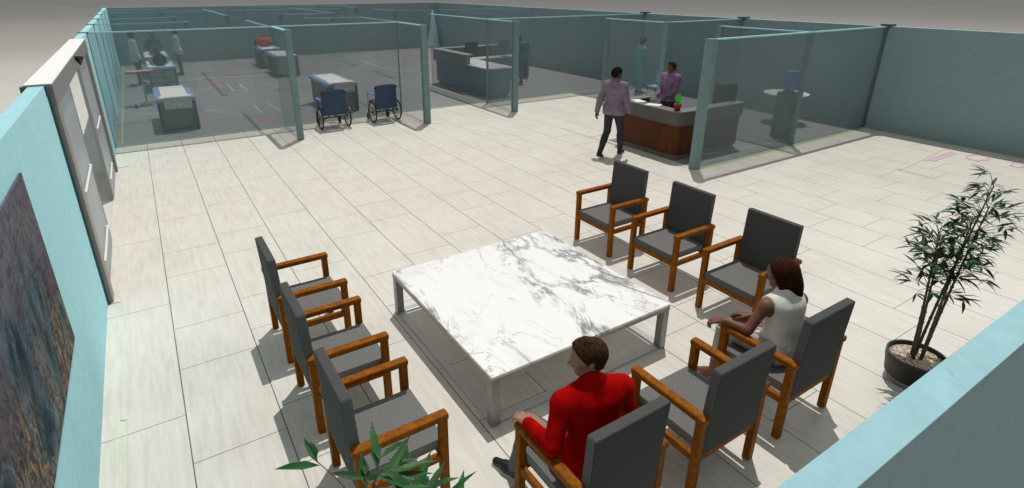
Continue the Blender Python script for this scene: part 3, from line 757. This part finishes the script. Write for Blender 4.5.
# ------------------------------------------------------------------ people: one smooth surface per body, grown from limbs
V = lambda *a: np.array(a, dtype=np.float64)
def unit(v): return v/np.linalg.norm(v)
class Prim:
    def __init__(s, g, a, ra, b, rb, k=.03, flat=None, cut=False):
        s.g, s.a, s.ra, s.b, s.rb, s.k, s.flat, s.cut = g, np.array(a, float), ra, np.array(b, float), rb, k, flat, cut
def field(prims, h, infl=0., clips=()):
    pad = 3*h
    lo = np.min([np.minimum(p.a-p.ra, p.b-p.rb) for p in prims if not p.cut], 0)-infl-pad
    hi = np.max([np.maximum(p.a+p.ra, p.b+p.rb) for p in prims if not p.cut], 0)+infl+pad
    n = np.ceil((hi-lo)/h).astype(int)+1
    F = np.full(n, 1., np.float32)
    ax = [lo[i]+h*np.arange(n[i]) for i in range(3)]
    for p in prims:
        m = p.k+3*h+infl
        l2 = np.minimum(p.a-p.ra, p.b-p.rb)-m; h2 = np.maximum(p.a+p.ra, p.b+p.rb)+m
        i0 = np.clip(np.floor((l2-lo)/h).astype(int), 0, n); i1 = np.clip(np.ceil((h2-lo)/h).astype(int)+1, 0, n)
        if np.any(i1 <= i0): continue
        sl = tuple(slice(i0[i], i1[i]) for i in range(3))
        q = [(ax[0][sl[0]]-p.a[0]).astype(np.float32)[:, None, None], (ax[1][sl[1]]-p.a[1]).astype(np.float32)[None, :, None], (ax[2][sl[2]]-p.a[2]).astype(np.float32)[None, None, :]]
        ab = p.b-p.a
        if p.flat is not None:
            fd, fs = p.flat; dd = q[0]*fd[0]+q[1]*fd[1]+q[2]*fd[2]
            q = [q[i]+dd*np.float32(fd[i]*(fs-1)) for i in range(3)]
            ab = ab+fd*np.dot(ab, fd)*(fs-1)
        L2 = max(float(ab@ab), 1e-9)
        t = np.clip((q[0]*ab[0]+q[1]*ab[1]+q[2]*ab[2])/L2, 0, 1)
        d = np.sqrt((q[0]-t*ab[0])**2+(q[1]-t*ab[1])**2+(q[2]-t*ab[2])**2)-(p.ra+(p.rb-p.ra)*t)-infl
        S = F[sl]
        if p.cut: F[sl] = np.maximum(S, -d)
        else:
            hh = np.maximum(p.k-np.abs(S-d), 0)/p.k
            F[sl] = np.minimum(S, d)-hh*hh*p.k*.25
    for pt, nn in clips:
        d = ((ax[0]-pt[0])*nn[0])[:, None, None]+((ax[1]-pt[1])*nn[1])[None, :, None]+((ax[2]-pt[2])*nn[2])[None, None, :]
        F = np.maximum(F, d.astype(np.float32))
    return F, lo, h
def surface(F, lo, h):
    n = np.array(F.shape); c = n-1
    neg = F < 0
    cnt = np.zeros(c, np.int8)
    for i in (0, 1):
        for j in (0, 1):
            for k_ in (0, 1): cnt += neg[i:c[0]+i, j:c[1]+j, k_:c[2]+k_]
    I = np.argwhere((cnt > 0) & (cnt < 8))
    vid = np.full(c, -1, np.int64); vid[tuple(I.T)] = np.arange(len(I))
    acc = np.zeros((len(I), 3)); num = np.zeros(len(I))
    cor = [(i, j, k_) for i in (0, 1) for j in (0, 1) for k_ in (0, 1)]
    vals = {q: F[I[:, 0]+q[0], I[:, 1]+q[1], I[:, 2]+q[2]].astype(float) for q in cor}
    for q in cor:
        for axn in range(3):
            if q[axn] == 0:
                q2 = list(q); q2[axn] = 1; q2 = tuple(q2)
                a, b_ = vals[q], vals[q2]; m = (a < 0) != (b_ < 0)
                t = np.where(m, a/np.where(m, a-b_, 1), 0)
                pt = np.tile(np.array(q, float), (len(I), 1)); pt[:, axn] = t
                acc[m] += pt[m]; num[m] += 1
    P = lo+h*(I+acc/num[:, None])
    faces = []
    for axn in range(3):
        a0 = [slice(0, None)]*3; a1 = [slice(0, None)]*3
        a0[axn] = slice(0, n[axn]-1); a1[axn] = slice(1, n[axn])
        ch = neg[tuple(a0)] != neg[tuple(a1)]
        E_ = np.argwhere(ch); u, w = (axn+1) % 3, (axn+2) % 3
        E_ = E_[(E_[:, u] > 0) & (E_[:, w] > 0) & (E_[:, u] < c[u]) & (E_[:, w] < c[w])]
        s = neg[tuple(E_.T)]
        o = []
        for du, dw in ((1, 1), (0, 1), (0, 0), (1, 0)):
            q = E_.copy(); q[:, u] -= du; q[:, w] -= dw; o.append(vid[tuple(q.T)])
        qd = np.stack(o, 1); qd[~s] = qd[~s][:, ::-1]
        faces.append(qd)
    return P, np.concatenate(faces)
def grown(name, prims, h, mat, parent, origin, infl=0., clips=()):
    P, Q = surface(*field(prims, h, infl, clips))
    me = bpy.data.meshes.new(name)
    me.from_pydata([tuple(p) for p in (P-origin)], [], Q.tolist())
    me.materials.append(M[mat]); me.polygons.foreach_set('use_smooth', [True]*len(me.polygons))
    o = bpy.data.objects.new(name, me); link(o, parent)
    return o
def hand_prims(w, d, n, side, curl=.5, fs=1., sc=1.):
    """w wrist, d towards the fingers, n the palm's facing, side towards the thumb"""
    d = unit(d); side = unit(side-d*(side@d)); n = unit(np.cross(d, side))*np.sign(np.cross(d, side)@n or 1)
    out = []
    for j, off in enumerate((.030, .010, -.011, -.030)):
        kn = w+(d*(.088-.006*abs(j-1))+side*off)*sc
        out.append(Prim('hand', w+side*off*.5*sc+d*.008, .017*sc, kn, .0105*sc*fs, .012))
        a = kn; ang = curl*.5
        for seg, L in enumerate((.042, .027, .021)):
            L *= (.93, 1.04, .98, .78)[j]*sc
            dd = d*math.cos(ang)+n*math.sin(ang)
            b = a+dd*L; out.append(Prim('hand', a, (.0095-.001*seg)*sc*fs, b, (.0085-.001*seg)*sc*fs, .004)); a = b; ang += curl*.75
    t0 = w+(d*.022+side*.022)*sc; t1 = t0+unit(d*.75+side*.75+n*.25)*.042*sc; t2 = t1+unit(d+side*.25+n*.35)*.032*sc; t3 = t2+unit(d+n*.4)*.024*sc
    for a, ra, b, rb in ((t0, .015, t1, .0115), (t1, .011, t2, .010), (t2, .010, t3, .0085)): out.append(Prim('hand', a, ra*sc*fs, b, rb*sc*fs, .006))
    return out
def person(label, J, skin, top, bottom, hair, shoe='shoe', hs=.016, female=False, group=None, sleeve=1., hem=.10, coat=0., hands=None, fs=1.0, leglen=.97, face=True, bulk=1., baggy=False):
    S = {k: np.array(v, float) for k, v in J.items() if k not in ('foot', 'look', 'lookup')}
    su = unit(S['neck']-S['pelvis']); sr = unit(S['shR']-S['shL']); sf = unit(np.cross(su, sr))
    hf = unit(np.array(J['look'], float)); hu = np.array(J.get('lookup', (0, 0, 1)), float); hu = unit(hu-hf*(hu@hf)); hr = np.cross(hf, hu)
    hc = S['head']; B = bulk
    prims = []; A = lambda *a, **k: prims.append(Prim(*a, **k))
    A('hips', S['hipL'], .098*B, S['hipR'], .098*B, .05)
    w_ = S['pelvis']*.55+S['neck']*.45; ch = S['pelvis']*.22+S['neck']*.78
    for s in (-1, 1):
        A('pelv', S['pelvis']+sr*s*.055, .100*B, w_+sr*s*.052, .090*B, .06, (sf, 1.12))
        A('torso', w_+sr*s*.050, .090*B, ch+sr*s*.070, (.098 if not female else .088)*B, .06, (sf, 1.08))
        sh = S['shR'] if s > 0 else S['shL']
        A('torso', ch+sr*s*.05, .085*B, sh-su*.015-sr*s*.015, .058*B, .05)
        if female: A('torso', ch+sr*s*.065+sf*.055-su*.05, .052, ch+sr*s*.06+sf*.06-su*.06, .05, .04)
    A('torso', S['shL'], .050*B, S['neck']-su*.01, .058*B, .04); A('torso', S['shR'], .050*B, S['neck']-su*.01, .058*B, .04)
    A('neck', S['neck'], .052*B, hc-hu*.055-hf*.012, .050, .03)
    for s, e in ((-1, 'L'), (1, 'R')):
        f = .9 if female else 1.
        A('arm', S['sh'+e], .052*f*B, S['el'+e], .041*f*B, .03); A('fore', S['el'+e], .041*f*B, S['wr'+e], .027*f, .02)
        A('leg', S['hip'+e], .086*B, S['kn'+e], .056*B, .04); A('leg', S['kn'+e], .056*B, S['an'+e], .037, .02)
        A('calf', S['kn'+e]*.7+S['an'+e]*.3-sf*.012, .052*B, S['kn'+e]*.45+S['an'+e]*.55-sf*.008, .044, .03)
        fd = unit(np.array(J['foot'][0 if s < 0 else 1], float)); an = S['an'+e]
        A('foot', an-fd*.035-V(0, 0, .035), .034, an+fd*.06-V(0, 0, .035), .030, .03); A('foot', an+fd*.05-V(0, 0, .04), .032, an+fd*.135-V(0, 0, .052), .021, .03)
        H = (hands or {}).get(e)
        if H is None: H = (S['wr'+e]-S['el'+e], -sr*s, sf, .6)
        prims.extend(hand_prims(S['wr'+e], np.array(H[0], float), np.array(H[1], float), np.array(H[2], float), H[3], fs))
    # head
    A('head', hc+hf*.012+hu*.028, .083, hc-hf*.030+hu*.030, .083, .02, (hr, 1.08))
    A('head', hc+hf*.030+hu*.03, .064, hc+hf*.040-hu*.062, .046, .03); A('head', hc+hf*.045-hu*.075, .034, hc+hf*.058-hu*.090, .026, .03)
    if face:
        A('face', hc+hf*.088+hu*.018, .009, hc+hf*.113-hu*.020, .0135, .012)
        for s in (-1, 1):
            A('face', hc+hr*s*.080-hf*.012+hu*.008, .021, hc+hr*s*.076-hf*.006-hu*.020, .015, .006, (hr, 2.0))
            A('face', hc+hf*.080+hu*.036+hr*s*.012, .014, hc+hf*.068+hu*.036+hr*s*.042, .012, .02)
            A('face', hc+hf*.070-hu*.018+hr*s*.036, .018, hc+hf*.07-hu*.02+hr*s*.034, .018, .02)
        A('face', hc+hf*.088-hu*.046-hr*.014, .009, hc+hf*.088-hu*.046+hr*.014, .009, .012)
    origin = V(S['pelvis'][0], S['pelvis'][1], 0)
    o = grown('person', prims, hs, skin, None, origin); o.location = tuple(origin)
    tag(o, label, 'person', group)
    pick = lambda *g: [p for p in prims if p.g in g]
    def short(p, f): return Prim(p.g, p.a, p.ra, p.a+(p.b-p.a)*f, p.ra+(p.rb-p.ra)*f, p.k, p.flat)
    # shirt
    sp = pick('hips', 'pelv', 'torso')+[Prim('collar', S['neck']-su*.02, .056*B, S['neck']+su*.028, .052*B, .02)]
    if sleeve > .5:
        sp += pick('arm')
        f2 = (sleeve-.5)*2*.97
        if f2 > .1: sp += [short(p, f2) for p in pick('fore')]
    elif sleeve > .1: sp += [short(p, sleeve*2) for p in pick('arm')]
    if not coat and hem > .05:
        for e in 'LR': sp.append(Prim('c', S['hip'+e]+su*.05, .098*B, S['hip'+e]*.72+S['kn'+e]*.28, .094*B, .06))
    if coat:
        for e in 'LR': sp.append(Prim('c', S['hip'+e], .125, S['hip'+e]*(1-coat)+S['kn'+e]*coat, .125, .06))
        cl = [(S['pelvis']-su*(coat*.45), -su)]
    else: cl = [(S['pelvis']-su*hem, -su)]
    if sleeve < .1: cl += [(S['sh'+e]-sr*q*.022, sr*q) for e, q in (('L', -1), ('R', 1))]
    grown('coat' if coat else 'shirt', sp, hs, top, o, origin, .022 if coat else   .024 if baggy else .014, cl)
    tp = pick('hips', 'pelv')+[short(p, leglen) if abs(p.rb-.037) < 1e-6 else p for p in pick('leg')]+(pick('calf') if leglen > .8 else [])
    grown('trousers', tp, hs, bottom, o, origin, .012 if not baggy else .016, [(S['pelvis']+su*.10, su)])
    if shoe:
        for s, e in ((-1, 'L'), (1, 'R')):
            fd = unit(np.array(J['foot'][0 if s < 0 else 1], float)); an = S['an'+e]; g = an[2]-.085
            fu = unit(np.cross(np.cross(fd, V(0, 0, 1)), fd))
            pr = [Prim('s', an-fd*.04-fu*.035, .040, an+fd*.07-fu*.042, .040, .03), Prim('s', an+fd*.06-fu*.045, .042, an+fd*.165-fu*.055, .030, .03), Prim('s', an-fd*.01, .046, an-fu*.03, .045, .02)]
            so = grown('shoe', pr, max(.008, hs*.7), shoe, o, origin, 0, [(an-fu*.080, -fu)])
            pr = [Prim('s', an-fd*.04-fu*.07, .045, an+fd*.165-fu*.07, .037, .03)]
            grown('sole', pr, max(.006, hs*.5), 'sole' if hair != 'none' else 'shoe', so, origin, 0, [(an-fu*.085, -fu), (an-fu*.070, fu)])
    # hair
    hp = [Prim('h', hc+hf*.014+hu*.037, .093, hc-hf*.036+hu*.030, .093, .02, (hr, 1.04))]
    kind, hm = hair
    cl = [(hc+hf*.052+hu*.048, unit(hf*.80-hu*.60)), (hc-hu*.075, -hu)]
    if kind == 'short':
        hp.append(Prim('h', hc-hf*.055+hu*.0, .062, hc-hf*.055-hu*.055, .050, .03))
        hp.append(Prim('h', hc+hf*.045+hu*.098, .024, hc+hf*.0+hu*.112, .03, .03))
        hp += [Prim('h', hc+hr*s*.066+hf*.022+hu*.02, .016, hc+hr*s*.068+hf*.016-hu*.02, .009, .01) for s in (-1, 1)]
    elif kind == 'long':
        hp += [Prim('h', hc-hf*.03+hu*.025, .100, hc-hf*.055-hu*.085, .094, .04), Prim('h', hc-hf*.055-hu*.06, .094, hc-hf*.075-hu*.165, .080, .04)]
        for s in (-1, 1):
            hp += [Prim('h', hc+hr*s*.055+hu*.05, .05, hc+hr*s*.078-hf*.008-hu*.05, .034, .03), Prim('h', hc+hr*s*.078-hf*.01-hu*.05, .036, hc+hr*s*.072+hf*.006-hu*.14, .018, .03)]
            for q in range(5): hp.append(Prim('h', hc+hr*s*(.02+.020*q)-hf*(.115-.022*q)-hu*.15, .026, hc+hr*s*(.03+.027*q)-hf*(.140-.030*q)-hu*(.245+.015*(q % 2)), .005, .012))
        cl = [(hc+hf*.070+hu*.06, unit(hf*.92-hu*.38))]
    elif kind == 'afro':
        hp = [Prim('h', hc+hf*.0+hu*.07, .205, hc+hf*.0+hu*.075, .205, .02)]
        cl = [(hc+hf*.11+hu*.06, unit(hf*.75-hu*.66))]
    elif kind == 'tail':
        hp += [Prim('h', hc-hf*.07+hu*.02, .05, hc-hf*.10-hu*.06, .04, .03), Prim('h', hc-hf*.10-hu*.06, .04, hc-hf*.085-hu*.16, .014, .02), Prim('h', hc-hf*.05-hu*.01, .06, hc-hf*.05-hu*.05, .045, .03)]
    elif kind == 'cap': hp = [Prim('h', hc-hf*.010+hu*.045, .092, hc-hf*.036+hu*.045, .092, .02)]
    grown('hair' if kind != 'cap' else 'cap', hp, min(hs, .012), hm, o, origin, 0, cl)
    if face:
        oc = lambda q: tuple(q-origin)
        for s in (-1, 1):
            b = BM(); sph(b, oc(hc+hf*.077+hu*.014+hr*s*.032), .0125, 12); e = mesh_obj('eye', b, 'eyew', o, True)
            b = BM(); sph(b, oc(hc+hf*.0855+hu*.014+hr*s*.033), .0065, 10); mesh_obj('iris', b, 'iris', e, True)
            b = BM(); tube(b, [oc(hc+hf*.096+hu*.040+hr*s*.014), oc(hc+hf*.092+hu*.045+hr*s*.032), oc(hc+hf*.078+hu*.040+hr*s*.05)], [.004, .0045, .003], 6); mesh_obj('eyebrow', b, hm if kind != 'cap' else 'hairblack', o, True)
        b = BM(); tube(b, [oc(hc+hf*.086-hu*.046-hr*.024), oc(hc+hf*.097-hu*.046), oc(hc+hf*.086-hu*.046+hr*.024)], [.003, .0065, .003], 8); mesh_obj('lips', b, 'lip', o, True)
    return o
def stand(x, y, hd, H=1.76, look=None, turn=0, armL=None, armR=None, step=0.):
    k_ = H/1.76; f = V(math.sin(hd), math.cos(hd), 0); r = V(math.cos(hd), -math.sin(hd), 0); p = V(x, y, 0); z = V(0, 0, 1)
    at = lambda a, b_, c: p+(r*a+f*b_+z*c)*k_
    J = dict(pelvis=at(0, 0, .97), neck=at(0, .0, 1.47), head=at(0, .025, 1.635), shL=at(-.185, 0, 1.425), shR=at(.185, 0, 1.425),
             elL=at(-.235, -.03, 1.13), elR=at(.235, -.03, 1.13), wrL=at(-.235, .05, .90), wrR=at(.235, .05, .90),
             hipL=at(-.09, 0, .93), hipR=at(.09, 0, .93), knL=at(-.10, .03, .51), knR=at(.10, .03, .51), anL=at(-.10, 0, .085/k_), anR=at(.10, 0, .085/k_))
    if step:
        J.update(knL=at(-.09, -.03, .52), anL=at(-.09, -.30, .12), knR=at(.09, .18, .54), anR=at(.09, .24, .085/k_))
    lk = hd+turn; J['look'] = (math.sin(lk), math.cos(lk), -.08) if look is None else look
    J['foot'] = [tuple(f) if not step else tuple(f-z*.28), tuple(f)]
    for e, a in (('L', armL), ('R', armR)):
        if a: J['el'+e] = at(*a[0]); J['wr'+e] = at(*a[1])
    return J

# the person in the red sweater
J = dict(pelvis=(1.905, 1.86, .56), neck=(1.92, 1.955, 1.06), head=(1.925, 2.02, 1.205), shL=(1.72, 1.985, .985), shR=(2.115, 1.90, .995),
         elL=(1.61, 1.925, .765), elR=(2.235, 1.95, .765), wrL=(1.605, 2.165, .748), wrR=(2.215, 2.18, .745),
         hipL=(1.815, 1.89, .555), hipR=(2.0, 1.87, .555), knL=(1.76, 2.335, .535), knR=(2.05, 2.33, .535), anL=(1.70, 2.44, .085), anR=(2.06, 2.40, .085),
         look=(-.86, .47, -.12), foot=[(-.35, 1, 0), (.1, 1, 0)])
person('person in a red sweater and slate trousers sitting with hands on the armrests', J, 'skinL', 'redshirt', 'slate', ('short', 'hairbrown'), hs=.0085,
       hands={'L': ((-.05, 1, -.05), (0, 0, -1), (1, .1, .1), .75), 'R': ((0, 1, -.1), (0, 0, -1), (-1, 0, .1), .7)})
# the person in the white blouse
J = dict(pelvis=(3.95, 1.90, .555), neck=(3.985, 2.0, .985), head=(4.015, 2.075, 1.125), shL=(3.80, 2.035, .925), shR=(4.135, 1.955, .925),
         elL=(3.665, 2.06, .735), elR=(4.20, 2.10, .70), wrL=(3.625, 2.25, .735), wrR=(4.03, 2.27, .63),
         hipL=(3.87, 1.93, .545), hipR=(4.04, 1.92, .545), knL=(3.80, 2.34, .545), knR=(4.02, 2.36, .545), anL=(3.79, 2.38, .09), anR=(3.98, 2.38, .09),
         look=(-.46, .87, -.16), foot=[(-.35, 1, 0), (-.1, 1, 0)])
person('barefoot person with long dark hair in a white sleeveless blouse sitting on an armchair', J, 'skinB', 'whiteblouse', 'greyskirt', ('long', 'hairdark'), shoe=None, hs=.0085, female=True,
       sleeve=0, hem=.12, leglen=.62, hands={'L': ((-.5, .8, -.28), (0, -.1, -1), (.8, .5, .1), .95), 'R': ((-.35, .9, -.12), (0, 0, -1), (-1, -.2, .1), .55)})
# standing people
HF = 1.25
person('person in a lavender shirt and charcoal trousers walking towards the reception desk', stand(7.83, 7.98, 1.22, 1.80, turn=.5, step=1, armL=((-.25, -.12, 1.15), (-.29, -.13, .90)), armR=((.25, .02, 1.14), (.27, .14, .92))),
       'skinD', 'lav', 'charcoal', ('short', 'hairblack'), hs=.0125, fs=HF, hem=.12, baggy=True)
person('receptionist in a purple shirt standing behind the walnut desk', stand(10.02, 8.50, -1.75, 1.70, turn=.15, armL=((-.21, .04, 1.16), (-.14, .22, 1.02)), armR=((.21, .04, 1.16), (.14, .22, 1.02))),
       'skinB', 'purple', 'charcoal', ('tail', 'hairdark'), hs=.0135, female=True, fs=HF, hem=.10)
person('person in pale teal scrubs standing behind the glass past the reception desk', stand(13.57, 12.78, 1.9, 1.75), 'skinL', 'teal', 'teal', ('short', 'hairbrown'), hs=.015, sleeve=.35, fs=1.4, hem=.16)
person('person in deep teal scrubs standing at the nurse station behind a glass post', stand(11.34, 16.42, .2, 1.68, turn=.4), 'skinL', 'tealD', 'tealD', ('tail', 'hairbrown'), hs=.016, female=True, sleeve=.35, fs=1.4, hem=.16)
person('person in an off white coat and dark trousers at the left of the patients', stand(-.14, 23.45, 1.35, 1.80, turn=.1), 'skinD', 'coat', 'charcoal', ('short', 'hairblack'), hs=.017, fs=1.5, coat=.45)
person('dark haired person in an off white coat at the right of the patients', stand(1.30, 25.3, -1.45, 1.74, turn=-.1), 'skinL', 'coat', 'charcoal', ('tail', 'hairblack'), hs=.017, female=True, fs=1.5, coat=.4)
# patients
J = dict(pelvis=(.53, 22.45, .915), neck=(.53, 21.93, .93), head=(.53, 21.74, 1.0), shL=(.35, 21.99, .925), shR=(.71, 21.99, .925), elL=(.27, 22.26, .90), elR=(.79, 22.26, .90), wrL=(.29, 22.48, .88), wrR=(.77, 22.48, .88),
         hipL=(.44, 22.50, .91), hipR=(.62, 22.50, .91), knL=(.43, 22.90, .94), knR=(.63, 22.90, .94), anL=(.43, 23.26, .90), anR=(.63, 23.26, .90), look=(0, .12, 1), lookup=(0, -1, .1), foot=[(0, .3, 1), (0, .3, 1)])
# shoulders mirrored because the patient lies on the back with the head towards the room
for a in ('sh', 'el', 'wr', 'hip', 'kn', 'an'): J[a+'L'], J[a+'R'] = J[a+'L'], J[a+'R']
person('patient with big dark curly hair lying on an exam table', J, 'skinD', 'gown', 'gown', ('afro', 'afro'), shoe=None, hs=.017, fs=1.5, hem=.2)
J = dict(pelvis=(.53, 25.75, .93), neck=(.55, 26.06, 1.33), head=(.55, 26.08, 1.50), shL=(.72, 26.03, 1.27), shR=(.36, 26.03, 1.27), elL=(.83, 25.86, 1.07), elR=(.25, 25.86, 1.07), wrL=(.66, 25.64, 1.03), wrR=(.42, 25.64, 1.03),
         hipL=(.62, 25.70, .92), hipR=(.44, 25.70, .92), knL=(.65, 25.30, .96), knR=(.41, 25.30, .96), anL=(.63, 24.92, .90), anR=(.43, 24.92, .90), look=(.05, -1, -.1), foot=[(0, -.3, 1), (0, -.3, 1)])
person('patient in a navy shirt and blue cap sitting up on the farther exam table', J, 'skinB', 'navyshirt', 'navyshirt', ('cap', 'bluecap'), shoe=None, hs=.017, fs=1.5)

# ------------------------------------------------------------------ light, sky, camera
def sun(name, d, e, ang, col=(1, 1, 1)):
    l = bpy.data.lights.new(name, 'SUN'); l.energy = e; l.angle = math.radians(ang); l.color = col
    o = bpy.data.objects.new(name, l); C.objects.link(o)
    o.rotation_euler = Vector(d).to_track_quat('Z', 'Y').to_euler(); o.location = (7, 14, 12)
sun('sun', (.54, .56, 2.4), 2.22, .4, (1, .98, .93))
sun('low_fill_sun', (.95, .12, .30), .75, 35)
w = bpy.data.worlds.new('sky'); bpy.context.scene.world = w; w.use_nodes = True
bg = w.node_tree.nodes['Background']; bg.inputs[0].default_value = (1, .99, .96, 1); bg.inputs[1].default_value = .33
cam = bpy.data.cameras.new('camera'); co = bpy.data.objects.new('camera', cam); C.objects.link(co)
cam.sensor_width = 36; cam.lens = 36*550.7/1024; cam.shift_x = 17.6/1024; cam.shift_y = -46.1/1024; cam.clip_start = .03; cam.clip_end = 2000
co.location = (0, 0, 3.28); co.rotation_euler = (math.radians(90-21.06), 0, math.radians(-32.12))
sc = bpy.context.scene; sc.camera = co
sc.view_settings.view_transform = 'Standard'; sc.view_settings.look = 'None'; sc.view_settings.exposure = 0; sc.view_settings.gamma = 1
sc.cycles.max_bounces = 8; sc.cycles.transparent_max_bounces = 40
